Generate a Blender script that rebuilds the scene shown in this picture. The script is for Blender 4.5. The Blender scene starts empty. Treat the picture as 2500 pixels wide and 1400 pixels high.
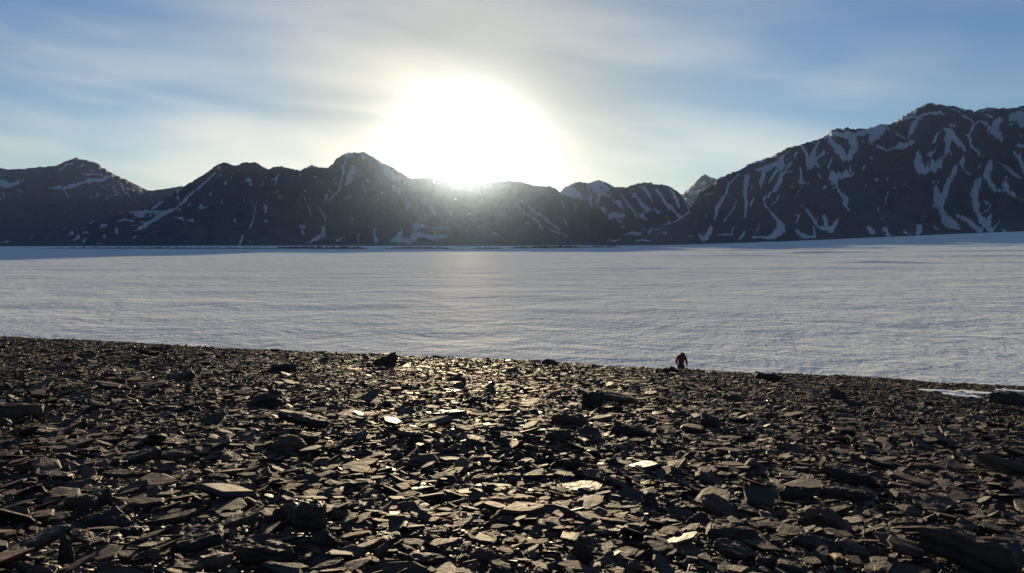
import bpy, bmesh, math, random
import numpy as np
from mathutils import Vector, Matrix, Euler

# ------------------------------------------------------------------ camera, light, exposure
scene = bpy.context.scene
COL = scene.collection
R = math.radians
F_PX = 1850.0                       # focal length in photograph pixels (2500 wide)
PITCH = math.atan(110.0 / F_PX)     # camera looks slightly down
CAM_Z = 1.6

cam = bpy.data.cameras.new('camera')
cam.sensor_width = 36.0
cam.lens = 36.0 * F_PX / 2500.0
cam.clip_start = 0.1
cam.clip_end = 60000.0
cam_ob = bpy.data.objects.new('camera', cam)
cam_ob.location = (0, 0, CAM_Z)
cam_ob.rotation_euler = (R(90) - PITCH, 0, 0)
COL.objects.link(cam_ob)
scene.camera = cam_ob


def pix(px, py):
    """direction (world) through a photograph pixel, scaled so that y = 1"""
    xc = (px - 1250.0) / F_PX
    yc = (700.0 - py) / F_PX
    y = math.cos(PITCH) + yc * math.sin(PITCH)
    z = -math.sin(PITCH) + yc * math.cos(PITCH)
    return Vector((xc / y, 1.0, z / y))


SUN_DIR = pix(1138, 362).normalized()
SUN_ELEV = math.asin(SUN_DIR.z)
SUN_AZ = math.atan2(SUN_DIR.x, SUN_DIR.y)      # clockwise from +Y

world = bpy.data.worlds.new('World')
scene.world = world
world.use_nodes = True
nt = world.node_tree
nt.nodes.clear()


class NB:
    """tiny node-tree builder"""
    def __init__(self, tree):
        self.t = tree

    def n(self, kind, **kw):
        nd = self.t.nodes.new(kind)
        ins = kw.pop('i', {})
        for k, v in kw.items():
            setattr(nd, k, v)
        for k, v in ins.items():
            if hasattr(v, 'is_output'):
                self.t.links.new(v, nd.inputs[k])
            else:
                nd.inputs[k].default_value = v
        return nd

    def math(self, op, a, b=None, c=None, clamp=False):
        ins = {0: a}
        if b is not None:
            ins[1] = b
        if c is not None:
            ins[2] = c
        return self.n('ShaderNodeMath', operation=op, use_clamp=clamp, i=ins).outputs[0]

    def vmath(self, op, a, b=None, out=0):
        ins = {0: a}
        if b is not None:
            ins[1] = b
        return self.n('ShaderNodeVectorMath', operation=op, i=ins).outputs[out]

    def noise(self, vec, scale, detail=4, rough=0.5, lac=2.0, dist=0.0, out='Fac'):
        nd = self.n('ShaderNodeTexNoise', i={'Vector': vec, 'Scale': scale, 'Detail': detail,
                                             'Roughness': rough, 'Lacunarity': lac, 'Distortion': dist})
        return nd.outputs[out]

    def ramp(self, fac, stops, interp='LINEAR'):
        nd = self.n('ShaderNodeValToRGB', i={'Fac': fac})
        cr = nd.color_ramp
        cr.interpolation = interp
        while len(cr.elements) < len(stops):
            cr.elements.new(0.5)
        for e, (p, c) in zip(cr.elements, stops):
            e.position = p
            e.color = c if len(c) == 4 else (*c, 1)
        return nd.outputs['Color']

    def mix(self, fac, a, b, blend='MIX'):
        nd = self.n('ShaderNodeMix', data_type='RGBA', blend_type=blend)
        for k, v in ((0, fac), (6, a), (7, b)):
            if hasattr(v, 'is_output'):
                self.t.links.new(v, nd.inputs[k])
            else:
                nd.inputs[k].default_value = v if k == 0 else (v if len(v) == 4 else (*v, 1))
        return nd.outputs[2]

    def maprange(self, v, a, b, c=0.0, d=1.0, smooth=True):
        return self.n('ShaderNodeMapRange', interpolation_type='SMOOTHSTEP' if smooth else 'LINEAR',
                      i={0: v, 1: a, 2: b, 3: c, 4: d}).outputs[0]


w = NB(nt)
tc = w.n('ShaderNodeTexCoord')
dirv = w.vmath('NORMALIZE', tc.outputs['Generated'])
sky = w.n('ShaderNodeTexSky', sky_type='NISHITA', sun_disc=False, sun_elevation=SUN_ELEV,
          sun_rotation=SUN_AZ, altitude=400.0, air_density=1.0, dust_density=0.3, ozone_density=2.2)
# cirrus veil: long thin streaks, slightly slanting
sep = w.n('ShaderNodeSeparateXYZ', i={0: dirv})
slant = w.math('ADD', w.math('MULTIPLY', sep.outputs[2], 13.0), w.math('MULTIPLY', sep.outputs[0], 1.5))
OFF1, OFF2 = 26.9, 20.9
cp = w.n('ShaderNodeCombineXYZ', i={0: w.math('ADD', w.math('MULTIPLY', sep.outputs[0], 2.3), OFF1), 1: w.math('MULTIPLY', sep.outputs[1], 2.3), 2: slant}).outputs[0]
c1 = w.noise(cp, 1.0, 4, 0.45, 2.0, 0.45)
slant2 = w.math('ADD', w.math('MULTIPLY', sep.outputs[2], 4.0), w.math('MULTIPLY', sep.outputs[0], 0.8))
cp2 = w.n('ShaderNodeCombineXYZ', i={0: w.math('ADD', w.math('MULTIPLY', sep.outputs[0], 1.6), OFF2), 1: w.math('MULTIPLY', sep.outputs[1], 1.6), 2: slant2}).outputs[0]
c2 = w.noise(cp2, 1.0, 3, 0.5, 2.0, 0.3)
cl = w.math('MULTIPLY', w.maprange(c1, 0.36, 0.66), w.maprange(c2, 0.30, 0.62, 0.2, 1.0))
# forward scattering of the veil and the air round the sun
cosang = w.vmath('DOT_PRODUCT', dirv, tuple(SUN_DIR), out=1)
ang = w.math('ARCCOSINE', w.math('MINIMUM', cosang, 1.0))
wide = w.math('POWER', math.e, w.math('MULTIPLY', ang, -1.0 / R(12.0)))
core = w.math('POWER', math.e, w.math('MULTIPLY', w.math('POWER', w.math('DIVIDE', ang, R(2.0)), 2.0), -1.0))
glow_amt = w.math('ADD', w.math('MULTIPLY', wide, 5.6), w.math('MULTIPLY', core, 11.0))
broad = w.math('POWER', math.e, w.math('MULTIPLY', ang, -1.0 / R(34.0)))
low = w.math('POWER', math.e, w.math('MULTIPLY', w.math('MAXIMUM', sep.outputs[2], 0.0), -1.0 / 0.10))
glow_amt = w.math('ADD', glow_amt, w.math('MULTIPLY', w.math('MULTIPLY', broad, low), 5.5))
thick = w.math('ADD', 0.30, w.math('POWER', math.e, w.math('MULTIPLY', w.math('MAXIMUM', sep.outputs[2], 0.0), -1.0 / 0.17)))
cl = w.math('MULTIPLY', cl, thick)
cloud_lum = w.math('MULTIPLY', cl, w.math('ADD', 2.6, w.math('MULTIPLY', broad, 9.0)))
SKY_TINT = (0.57, 0.88, 1.23)
near_sun = w.math('POWER', math.e, w.math('MULTIPLY', w.math('POWER', w.math('DIVIDE', ang, R(15.0)), 2.0), -1.0))
tint = w.mix(near_sun, SKY_TINT, (0.37, 0.32, 0.26))
skyc = w.mix(1.0, sky.outputs[0], tint, 'MULTIPLY')
s1 = w.vmath('SCALE', skyc)
nt.links.new(w.math('SUBTRACT', 1.0, w.math('MULTIPLY', cl, 0.65)), s1.node.inputs['Scale'])
g1 = w.vmath('SCALE', (1.0, 0.875, 0.70))
nt.links.new(glow_amt, g1.node.inputs['Scale'])
k1 = w.vmath('SCALE', (1.0, 0.90, 0.73))
nt.links.new(cloud_lum, k1.node.inputs['Scale'])
tot = w.vmath('ADD', w.vmath('ADD', s1, g1), k1)
bg = w.n('ShaderNodeBackground', i={'Color': tot, 'Strength': 0.05})
wo = w.n('ShaderNodeOutputWorld', i={'Surface': bg.outputs[0]})
world.cycles.sampling_method = 'MANUAL'
world.cycles.sample_map_resolution = 1024

sun = bpy.data.lights.new('sun', 'SUN')
sun.energy = 5.0
sun.angle = R(0.53)
sun.color = (1.0, 0.78, 0.48)
sun_ob = bpy.data.objects.new('sun', sun)
sun_ob.rotation_euler = SUN_DIR.to_track_quat('Z', 'Y').to_euler()
sun_ob.location = SUN_DIR * 400
COL.objects.link(sun_ob)

vs = scene.view_settings
vs.view_transform = 'Standard'
vs.look = 'None'
vs.gamma = 1.0
vs.use_curve_mapping = False
vs.exposure = 0.80
scene.display_settings.display_device = 'sRGB'
cy = scene.cycles
cy.max_bounces = 5
cy.diffuse_bounces = 3
cy.glossy_bounces = 2
cy.volume_bounces = 1
cy.transmission_bounces = 2
cy.sample_clamp_indirect = 6.0
cy.use_denoising = True
cy.denoiser = 'OPENIMAGEDENOISE'
cy.use_fast_gi = False


# ------------------------------------------------------------------ helpers
def hash2(ix, iy, seed):
    h = (ix.astype(np.int64) * 374761393 + iy.astype(np.int64) * 668265263 + seed * 1442695041) & 0xFFFFFFFF
    h = ((h ^ (h >> 13)) * 1274126177) & 0xFFFFFFFF
    h = ((h ^ (h >> 16)) * 2246822519) & 0xFFFFFFFF
    h = h ^ (h >> 15)
    return (h & 0xFFFFFF) / float(0xFFFFFF) * 2.0 - 1.0


def vnoise(x, y, seed=0):
    x = np.asarray(x, float)
    y = np.asarray(y, float)
    ix = np.floor(x)
    iy = np.floor(y)
    fx = x - ix
    fy = y - iy
    u = fx * fx * fx * (fx * (fx * 6 - 15) + 10)
    v = fy * fy * fy * (fy * (fy * 6 - 15) + 10)
    ix = ix.astype(np.int64)
    iy = iy.astype(np.int64)
    a = hash2(ix, iy, seed)
    b = hash2(ix + 1, iy, seed)
    c = hash2(ix, iy + 1, seed)
    d = hash2(ix + 1, iy + 1, seed)
    return (a + (b - a) * u) * (1 - v) + (c + (d - c) * u) * v


def fbm(x, y, seed=0, octv=4, gain=0.5, lac=2.07):
    s = 0.0
    a = 1.0
    t = 0.0
    for k in range(octv):
        s = s + a * vnoise(x, y, seed + 17 * k)
        t += a
        a *= gain
        x = x * lac + 13.7
        y = y * lac + 5.3
    return s / t


def ridged(x, y, seed=0, octv=4, gain=0.5):
    s = 0.0
    a = 1.0
    t = 0.0
    for k in range(octv):
        s = s + a * (1.0 - np.abs(vnoise(x, y, seed + 31 * k)) * 2.0)
        t += a
        a *= gain
        x = x * 2.1 + 3.1
        y = y * 2.1 + 7.7
    return s / t


def sstep(a, b, x):
    t = np.clip((x - a) / (b - a), 0, 1)
    return t * t * (3 - 2 * t)


def link(name, data, parent=None):
    o = bpy.data.objects.new(name, data)
    COL.objects.link(o)
    if parent is not None:
        o.parent = parent
    return o


def tag(o, label=None, cat=None, group=None, kind=None):
    if label:
        o['label'] = label
    if cat:
        o['category'] = cat
    if group:
        o['group'] = group
    if kind:
        o['kind'] = kind
    return o


def grid_mesh(name, X, Y, Z, mat, closed_u=False, attrs=None, smooth=True, flip=False):
    """X, Y, Z are (rows, cols) arrays"""
    r, c = X.shape
    me = bpy.data.meshes.new(name)
    co = np.stack([X, Y, Z], -1).reshape(-1, 3).astype(np.float32)
    idx = np.arange(r * c).reshape(r, c)
    if closed_u:
        idx = np.concatenate([idx, idx[:, :1]], 1)
    q = np.stack([idx[:-1, :-1], idx[:-1, 1:], idx[1:, 1:], idx[1:, :-1]], -1).reshape(-1, 4)
    if flip:
        q = q[:, ::-1]
    nq = len(q)
    me.vertices.add(len(co))
    me.vertices.foreach_set('co', co.ravel())
    me.loops.add(nq * 4)
    me.loops.foreach_set('vertex_index', q.ravel().astype(np.int32))
    me.polygons.add(nq)
    me.polygons.foreach_set('loop_start', np.arange(0, nq * 4, 4, dtype=np.int32))
    me.update(calc_edges=True)
    if smooth:
        me.polygons.foreach_set('use_smooth', np.ones(nq, bool))
    for k, v in (attrs or {}).items():
        a = me.attributes.new(k, 'FLOAT', 'POINT')
        a.data.foreach_set('value', np.asarray(v, np.float32).ravel())
    me.materials.append(mat)
    me.update()
    return me


def new_mat(name):
    m = bpy.data.materials.new(name)
    m.use_nodes = True
    m.node_tree.nodes.clear()
    b = NB(m.node_tree)
    p = b.n('ShaderNodeBsdfPrincipled')
    out = b.n('ShaderNodeOutputMaterial', i={'Surface': p.outputs[0]})
    return m, b, p, out


# ------------------------------------------------------------------ materials
def mat_slate():
    m, b, p, out = new_mat('slate')
    tcn = b.n('ShaderNodeTexCoord')
    oi = b.n('ShaderNodeObjectInfo')
    rnd = oi.outputs['Random']
    off = b.vmath('SCALE', (37.1, 91.7, 53.3))
    b.t.links.new(rnd, off.node.inputs['Scale'])
    obv = b.vmath('ADD', tcn.outputs['Object'], off)
    base = b.ramp(rnd, [(0.0, (0.041, 0.030, 0.025)), (0.22, (0.062, 0.044, 0.034)), (0.40, (0.030, 0.027, 0.026)),
                        (0.58, (0.075, 0.053, 0.041)), (0.72, (0.042, 0.034, 0.029)), (0.84, (0.064, 0.039, 0.033)),
                        (0.93, (0.108, 0.075, 0.053)), (1.0, (0.029, 0.028, 0.030))])
    mott = b.noise(obv, 5.0, 5, 0.62)
    c = b.mix(b.maprange(mott, 0.35, 0.72), base, b.mix(1.0, base, (1.55, 1.45, 1.30), 'MULTIPLY'))
    r2 = b.math('FRACT', b.math('MULTIPLY', rnd, 17.31))
    fine = b.noise(obv, 38.0, 3, 0.6)
    c = b.mix(b.math('MULTIPLY', b.maprange(fine, 0.5, 0.75), 0.5), c, b.mix(1.0, c, (0.55, 0.55, 0.58), 'MULTIPLY'))
    rough = b.math('ADD', b.maprange(r2, 0.82, 0.98, 0.66, 0.45, True), b.math('MULTIPLY', mott, 0.12))
    st = b.n('ShaderNodeMapping', i={'Vector': obv, 'Scale': (2.2, 2.2, 26.0)}).outputs[0]
    strata = b.noise(st, 1.6, 5, 0.6)
    relief = b.noise(obv, 7.0, 6, 0.62, 2.1, 0.4)
    hgt = b.math('ADD', b.math('MULTIPLY', strata, 0.6), b.math('MULTIPLY', relief, 0.8))
    bump = b.n('ShaderNodeBump', i={'Height': hgt, 'Strength': 0.40, 'Distance': 0.05})
    b.t.links.new(c, p.inputs['Base Color'])
    b.t.links.new(rough, p.inputs['Roughness'])
    b.t.links.new(bump.outputs[0], p.inputs['Normal'])
    p.inputs['Specular IOR Level'].default_value = 0.16
    return m


def mat_ground():
    m, b, p, out = new_mat('moraine_gravel')
    tcn = b.n('ShaderNodeTexCoord')
    v = tcn.outputs['Object']
    vor = b.n('ShaderNodeTexVoronoi', i={'Vector': v, 'Scale': 14.0, 'Randomness': 1.0})
    n1 = b.noise(v, 3.0, 6, 0.6)
    c = b.ramp(vor.outputs['Color'], [(0, (0.030, 0.027, 0.024)), (0.5, (0.055, 0.047, 0.038)), (1, (0.075, 0.062, 0.050))])
    c = b.mix(n1, c, (0.035, 0.032, 0.030))
    h = b.math('ADD', b.math('MULTIPLY', vor.outputs['Distance'], -1.0), b.math('MULTIPLY', n1, 0.8))
    bump = b.n('ShaderNodeBump', i={'Height': h, 'Strength': 0.9, 'Distance': 0.06})
    b.t.links.new(c, p.inputs['Base Color'])
    b.t.links.new(bump.outputs[0], p.inputs['Normal'])
    p.inputs['Roughness'].default_value = 0.65
    return m


def mat_snow():
    m, b, p, out = new_mat('glacier_snow')
    tcn = b.n('ShaderNodeTexCoord')
    v = tcn.outputs['Object']
    a = b.n('ShaderNodeMapping', i={'Vector': v, 'Scale': (1.1, 0.9, 1.0), 'Rotation': (0, 0, R(6))}).outputs[0]
    big = b.noise(a, 0.055, 4, 0.55, 2.0, 0.6)
    mid = b.noise(a, 0.30, 4, 0.6, 2.1, 0.5)
    mv = b.n('ShaderNodeMapping', i={'Vector': v, 'Scale': (1.0, 0.22, 1.0), 'Rotation': (0, 0, R(10))}).outputs[0]
    sm = b.noise(mv, 1.3, 4, 0.6, 2.1, 0.5)
    grit = b.noise(mv, 3.0, 2, 0.6, 2.1, 0.3)
    h = b.math('ADD', b.math('MULTIPLY', big, 0.9), b.math('ADD', b.math('MULTIPLY', mid, 0.30), b.math('ADD', b.math('MULTIPLY', sm, 0.17), b.math('MULTIPLY', grit, 0.08))))
    bump = b.n('ShaderNodeBump', i={'Height': h, 'Strength': 1.0, 'Distance': 1.0})
    tint = b.noise(a, 0.12, 5, 0.6)
    c = b.mix(b.maprange(tint, 0.3, 0.7), (0.74, 0.82, 0.86), (0.83, 0.89, 0.905))
    b.t.links.new(c, p.inputs['Base Color'])
    b.t.links.new(bump.outputs[0], p.inputs['Normal'])
    p.inputs['Roughness'].default_value = 0.7
    p.inputs['Specular IOR Level'].default_value = 0.0
    gl = b.n('ShaderNodeBsdfGlossy', i={'Color': (1, 1, 1, 1), 'Roughness': 0.52, 'Normal': bump.outputs[0]})
    mx = b.n('ShaderNodeMixShader', i={0: 0.004, 1: p.outputs[0], 2: gl.outputs[0]})
    b.t.links.new(mx.outputs[0], out.inputs['Surface'])
    return m


def mat_mountain():
    m, b, p, out = new_mat('mountain_rock_haze_tint')
    tcn = b.n('ShaderNodeTexCoord')
    v = tcn.outputs['Object']
    at = b.n('ShaderNodeAttribute', attribute_name='snow')
    n1 = b.noise(v, 0.02, 6, 0.62)
    n2 = b.noise(v, 0.15, 5, 0.65)
    rock = b.mix(b.maprange(n1, 0.3, 0.7), (0.046, 0.062, 0.088), (0.090, 0.108, 0.136))  # rock tone, lightened and blued so the colour itself carries distance haze
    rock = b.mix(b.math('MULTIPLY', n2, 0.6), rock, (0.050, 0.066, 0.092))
    edge = b.math('ADD', at.outputs['Fac'], b.math('MULTIPLY', b.math('SUBTRACT', n2, 0.5), 0.55))
    fac = b.maprange(edge, 0.44, 0.56)
    c = b.mix(fac, rock, (0.58, 0.64, 0.70))
    gul = b.noise(b.n('ShaderNodeMapping', i={'Vector': v, 'Scale': (1.0, 0.3, 0.3)}).outputs[0], 0.045, 4, 0.6, 2.1, 0.6)
    bump = b.n('ShaderNodeBump', i={'Height': b.math('ADD', b.math('ADD', n2, b.math('MULTIPLY', gul, 3.0)), b.math('MULTIPLY', fac, 0.1)), 'Strength': 0.9, 'Distance': 8.0})
    b.t.links.new(c, p.inputs['Base Color'])
    b.t.links.new(bump.outputs[0], p.inputs['Normal'])
    p.inputs['Roughness'].default_value = 0.85
    p.inputs['Specular IOR Level'].default_value = 0.2
    return m


def mat_plain(name, col, rough=0.8, var=0.25, scale=30.0):
    m, b, p, out = new_mat(name)
    tcn = b.n('ShaderNodeTexCoord')
    n = b.noise(tcn.outputs['Object'], scale, 4, 0.6)
    c = b.mix(n, tuple(x * (1 - var) for x in col), tuple(x * (1 + var) for x in col))
    bump = b.n('ShaderNodeBump', i={'Height': n, 'Strength': 0.3, 'Distance': 0.01})
    b.t.links.new(c, p.inputs['Base Color'])
    b.t.links.new(bump.outputs[0], p.inputs['Normal'])
    p.inputs['Roughness'].default_value = rough
    return m


M_SLATE = mat_slate()
M_GROUND = mat_ground()
M_SNOW = mat_snow()
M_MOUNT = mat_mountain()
M_DEBRIS = mat_plain('debris', (0.05, 0.047, 0.045), 0.9, 0.4, 0.2)


# ------------------------------------------------------------------ terrain functions
def edge_y(x):
    return 43.5 + 1.2 * vnoise(x * 0.09, x * 0 + 3.3, 5) + 0.6 * vnoise(x * 0.35, x * 0 + 1.3, 6)


def ground_z(x, y):
    x = np.asarray(x, float)
    y = np.asarray(y, float)
    e = edge_y(x)
    over = y - e
    soft = np.where(over > 8, over, np.log1p(np.exp(np.clip(over * 1.6, -30, 30))) / 1.6)
    und = 0.16 * fbm(x * 0.16, y * 0.16, 11, 3) + 0.07 * fbm(x * 0.7, y * 0.7, 23, 3)
    near = sstep(1.0, 6.0, np.hypot(x, y))
    return -(0.122 * y + 0.05 * x) - 0.26 * soft + und * near


GL_Z = -10.4


def glacier_z(x, y):
    x = np.asarray(x, float)
    y = np.asarray(y, float)
    z = np.full(np.broadcast(x, y).shape, GL_Z)
    r = np.hypot(x, y)
    far = sstep(150, 1700, y) * sstep(200, 1500, x - 0.0 * y)
    z = z + 41.0 * far
    z = z + 1.1 * fbm(x * 0.004, y * 0.006, 41, 3) * sstep(90, 400, r)
    z = z + 0.25 * fbm(x * 0.03, y * 0.06, 43, 3) * sstep(60, 120, r)
    # long low pressure ridges on the rising ice to the right, and faint ones elsewhere
    for k, (yc, sl, amp, wd, x0, x1) in enumerate([(420, 0.05, 1.3, 9, 130, 420), (640, -0.06, 1.1, 12, 60, 520), (760, 0.04, 1.6, 14, 160, 620),
                                         (980, 0.07, 2.0, 20, 150, 900), (1180, -0.05, 2.6, 24, 240, 1100),
                                         (1350, 0.10, 3.0, 30, 330, 1300), (1520, 0.03, 3.0, 34, 150, 1400), (1650, -0.04, 3.4, 36, 400, 1500),
                                         (260, -0.03, 0.3, 7, -170, 60), (330, 0.04, 0.35, 8, -60, 230)]):
        cx = yc + sl * x + 18 * vnoise(x * 0.008, x * 0 + k * 2.3, 51 + k)
        env = sstep(x0, x0 + 80, x) * (1 - sstep(x1 - 120, x1, x)) * (0.6 + 0.4 * vnoise(x * 0.02, x * 0 + k, 77))
        z = z + 1.2 * amp * env * np.exp(-((y - cx) / wd) ** 2)
    return z


def hit(px, py, fn=ground_z, y0=2.0, y1=70.0):
    """where the ray through a photograph pixel meets the ground"""
    d = pix(px, py)
    ys = np.geomspace(y0, y1, 4000)
    zr = CAM_Z + d.z * ys
    gz = fn(d.x * ys, ys)
    b = np.nonzero(zr <= gz)[0]
    i = b[0] if len(b) else len(ys) - 1
    return Vector((d.x * ys[i], ys[i], float(gz[i])))


# ------------------------------------------------------------------ glacier and moraine ground
fine = np.arange(-43, 43.01, 0.11)
coarse = np.arange(46, 314.1, 4.0)
az = np.radians(np.concatenate([fine, coarse]))
rad = np.concatenate([[0.01, 15.0], np.geomspace(30, 2600, 420), np.geomspace(2800, 12000, 14)])
RR, AA = np.meshgrid(rad, az, indexing='ij')
GX, GY = RR * np.sin(AA), RR * np.cos(AA)
glacier = link('glacier', grid_mesh('glacier', GX, GY, glacier_z(GX, GY), M_SNOW, closed_u=True, flip=True))
tag(glacier, kind='structure')

xs = np.concatenate([np.linspace(-150, -48, 40), np.linspace(-46, 46, 330), np.linspace(48, 150, 40)])
ys = np.concatenate([np.linspace(-120, 0, 40), np.geomspace(0.6, 90, 300)])
MX, MY = np.meshgrid(xs, ys)
MZ = ground_z(MX, MY)
moraine = link('ground', grid_mesh('ground', MX, MY, MZ - 0.03, M_GROUND))
tag(moraine, kind='structure')

# ------------------------------------------------------------------ mountains
SIL_FARLEFT = [(-330, 455), (-200, 430), (-90, 418), (0, 410), (15, 414), (60, 413), (90, 409), (118, 406), (136, 406), (150, 399), (163, 393), (178, 388), (187, 384),
               (195, 389), (212, 391), (240, 401), (262, 417), (285, 429), (315, 442), (340, 455), (362, 465), (368, 466), (390, 463),
               (415, 459), (440, 455), (470, 456), (520, 466), (600, 480), (700, 520), (760, 560)]
SIL_CENTRE = [(-330, 600), (-120, 598), (0, 592), (60, 585), (130, 565), (200, 548), (290, 523), (350, 508), (395, 488), (430, 466), (455, 452),
              (475, 440), (500, 425), (515, 415), (530, 402), (545, 398), (555, 398), (565, 403), (577, 404), (590, 399), (600, 397), (627, 398), (640, 407),
              (655, 413), (670, 409), (685, 406), (700, 409), (720, 416), (740, 414), (752, 406), (763, 404), (775, 408), (800, 409), (812, 404),
              (820, 390), (835, 379), (850, 374), (866, 372), (875, 374), (885, 372), (900, 377), (915, 386), (935, 399), (960, 411), (980, 422),
              (1000, 434), (1008, 437), (1018, 435), (1040, 434), (1070, 439), (1110, 446), (1150, 448), (1200, 445), (1240, 441), (1255, 443),
              (1290, 448), (1320, 455), (1345, 457), (1358, 463), (1366, 469), (1385, 498), (1420, 538), (1470, 574), (1510, 590), (1600, 600)]
SIL_BACK = [(1250, 540), (1330, 492), (1366, 470), (1380, 458), (1400, 448), (1420, 444), (1432, 449), (1445, 445), (1462, 440), (1475, 446), (1500, 456),
            (1525, 458), (1545, 451), (1565, 448), (1578, 446), (1600, 450), (1615, 449), (1632, 455), (1645, 460), (1655, 467), (1664, 476),
            (1680, 498), (1710, 525), (1780, 560)]
SIL_PEAK = [(1600, 540), (1640, 497), (1664, 476), (1680, 463), (1695, 448), (1705, 437), (1721, 425), (1730, 432), (1748, 438), (1765, 455), (1800, 480), (1860, 530)]
SIL_RIGHT = [(1440, 598), (1500, 584), (1540, 568), (1600, 553), (1650, 540), (1680, 518), (1695, 492), (1708, 471), (1735, 453), (1750, 440), (1765, 431), (1777, 425), (1800, 417),
             (1810, 413), (1825, 402), (1850, 393), (1875, 385), (1900, 375), (1925, 361), (1950, 355), (1975, 346), (2000, 339), (2010, 335),
             (2025, 325), (2042, 313), (2055, 316), (2070, 313), (2080, 316), (2100, 315), (2120, 316), (2135, 308), (2150, 303), (2165, 304),
             (2180, 301), (2200, 287), (2215, 277), (2232, 269), (2240, 265), (2255, 257), (2268, 253), (2280, 253), (2295, 257), (2325, 259),
             (2340, 263), (2360, 267), (2380, 272), (2400, 266), (2415, 263), (2440, 265), (2470, 265), (2490, 260), (2500, 257), (2600, 240), (2700, 262), (2850, 300)]

Z1 = lambda s: [(x / 2.778, 340 + y / 2.778, wd / 2.778) for x, y, wd in s]
Z2 = lambda s: [(700 + x / 2.778, 340 + y / 2.778, wd / 2.778) for x, y, wd in s]
Z3 = lambda s: [(1600 + x / 2.778, 230 + y / 2.778, wd / 2.778) for x, y, wd in s]
ST_FARLEFT = [Z1(s) for s in [
    [(0, 300, 40), (60, 310, 40), (140, 290, 15), (170, 280, 6)], [(300, 340, 6), (430, 335, 22), (550, 300, 22), (680, 275, 34), (770, 250, 10)],
    [(420, 330, 15), (460, 380, 15)], [(550, 245, 8), (640, 235, 15), (700, 240, 12)], [(570, 165, 14), (545, 190, 17)],
    [(500, 165, 10), (440, 180, 10), (400, 220, 12)], [(790, 280, 10), (830, 310, 15), (840, 350, 15), (900, 405, 6)],
    [(900, 325, 8), (960, 350, 12), (970, 375, 10), (930, 380, 8)], [(680, 320, 15), (710, 335, 10)], [(720, 400, 8), (760, 400, 12)], [(610, 395, 8), (660, 395, 8)],
    [(0, 375, 10), (30, 365, 6)], [(0, 408, 15), (30, 395, 8)], [(115, 358, 8), (150, 352, 8)], [(770, 345, 8), (800, 370, 8)], [(1010, 372, 5), (1040, 392, 5)], [(600, 215, 6), (640, 210, 6)]]]
ST_CENTRE = [Z1(s) for s in [
    [(1455, 230, 14), (1410, 280, 17), (1340, 340, 16), (1300, 370, 9), (1260, 420, 27), (1200, 470, 17), (1120, 500, 27), (1040, 550, 27), (960, 600, 27), (910, 625, 8)],
    [(1110, 485, 14), (1020, 495, 24), (940, 500, 24), (880, 495, 10)], [(800, 550, 10), (850, 545, 22), (900, 555, 14)], [(720, 585, 17), (685, 595, 17)],
    [(790, 610, 25), (790, 635, 27)], [(890, 595, 8), (930, 585, 6)], [(550, 550, 9), (505, 570, 9)], [(445, 590, 12), (462, 597, 12)], [(490, 640, 22), (450, 655, 5)], [(530, 665, 24), (500, 685, 6)],
    [(350, 605, 6), (275, 645, 9)], [(200, 668, 6), (220, 660, 6)], [(565, 637, 9), (600, 632, 9)], [(705, 655, 10), (705, 668, 8)], [(920, 660, 17), (890, 680, 4)], [(1190, 535, 17), (1240, 540, 20)], [(1270, 550, 10), (1310, 556, 17)],
    [(1400, 445, 8), (1375, 465, 24), (1345, 468, 6)], [(1300, 470, 8), (1320, 460, 8)], [(1280, 450, 10), (1298, 435, 6)], [(660, 712, 12), (680, 700, 8)],
    [(1580, 230, 6), (1565, 265, 6)], [(1890, 235, 7), (1840, 290, 11)], [(1880, 285, 9), (1855, 310, 9)], [(1810, 260, 5), (1765, 320, 5)], [(1890, 355, 7), (1830, 395, 7)],
    [(2060, 390, 8), (2110, 515, 7)], [(2160, 460, 6), (2210, 520, 14), (2195, 550, 6)], [(1740, 420, 6), (1710, 560, 12), (1690, 595, 5)], [(1650, 655, 14), (1620, 720, 12)],
    [(2365, 105, 14), (2330, 180, 17), (2325, 250, 17), (2300, 330, 14), (2265, 390, 14), (2205, 445, 6)], [(2400, 200, 44), (2370, 260, 34), (2340, 300, 10)],
    [(2215, 390, 14), (2205, 430, 6)], [(2470, 330, 12), (2475, 355, 8)], [(2350, 385, 12), (2385, 370, 8)], [(2190, 600, 17), (2200, 640, 30), (2140, 680, 24), (2100, 700, 10)],
    [(2280, 670, 8), (2285, 692, 12), (2340, 660, 6)], [(2430, 640, 7), (2430, 700, 9)], [(2185, 310, 9), (2178, 295, 6)], [(2030, 260, 6), (2045, 235, 6)]]]
ST_CENTRE += [Z2(s) for s in [
    [(620, 150, 12), (680, 220, 38), (740, 280, 44), (780, 310, 24)], [(760, 330, 14), (760, 380, 17)], [(700, 320, 7), (750, 370, 7)], [(520, 110, 17), (515, 170, 9)],
    [(525, 330, 12), (525, 360, 10)], [(610, 580, 7), (590, 640, 14), (610, 690, 29)], [(780, 600, 12), (770, 650, 34), (720, 685, 22), (830, 690, 44), (900, 650, 24), (1000, 665, 34), (1090, 655, 17)],
    [(870, 600, 44), (950, 605, 14), (1080, 600, 17)], [(910, 560, 17), (960, 545, 7)], [(840, 440, 17), (820, 470, 17)],
    [(1540, 430, 7), (1620, 510, 12), (1700, 560, 17), (1730, 600, 8)], [(1590, 430, 7), (1700, 500, 22), (1790, 560, 22), (1850, 630, 7)], [(1760, 610, 5), (1900, 660, 6)],
    [(1880, 550, 12), (1910, 590, 8)], [(640, 350, 8), (650, 370, 6)], [(1400, 630, 5), (1440, 650, 7)], [(1600, 570, 6), (1640, 575, 8)], [(960, 460, 5), (1010, 500, 6)]]]
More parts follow.
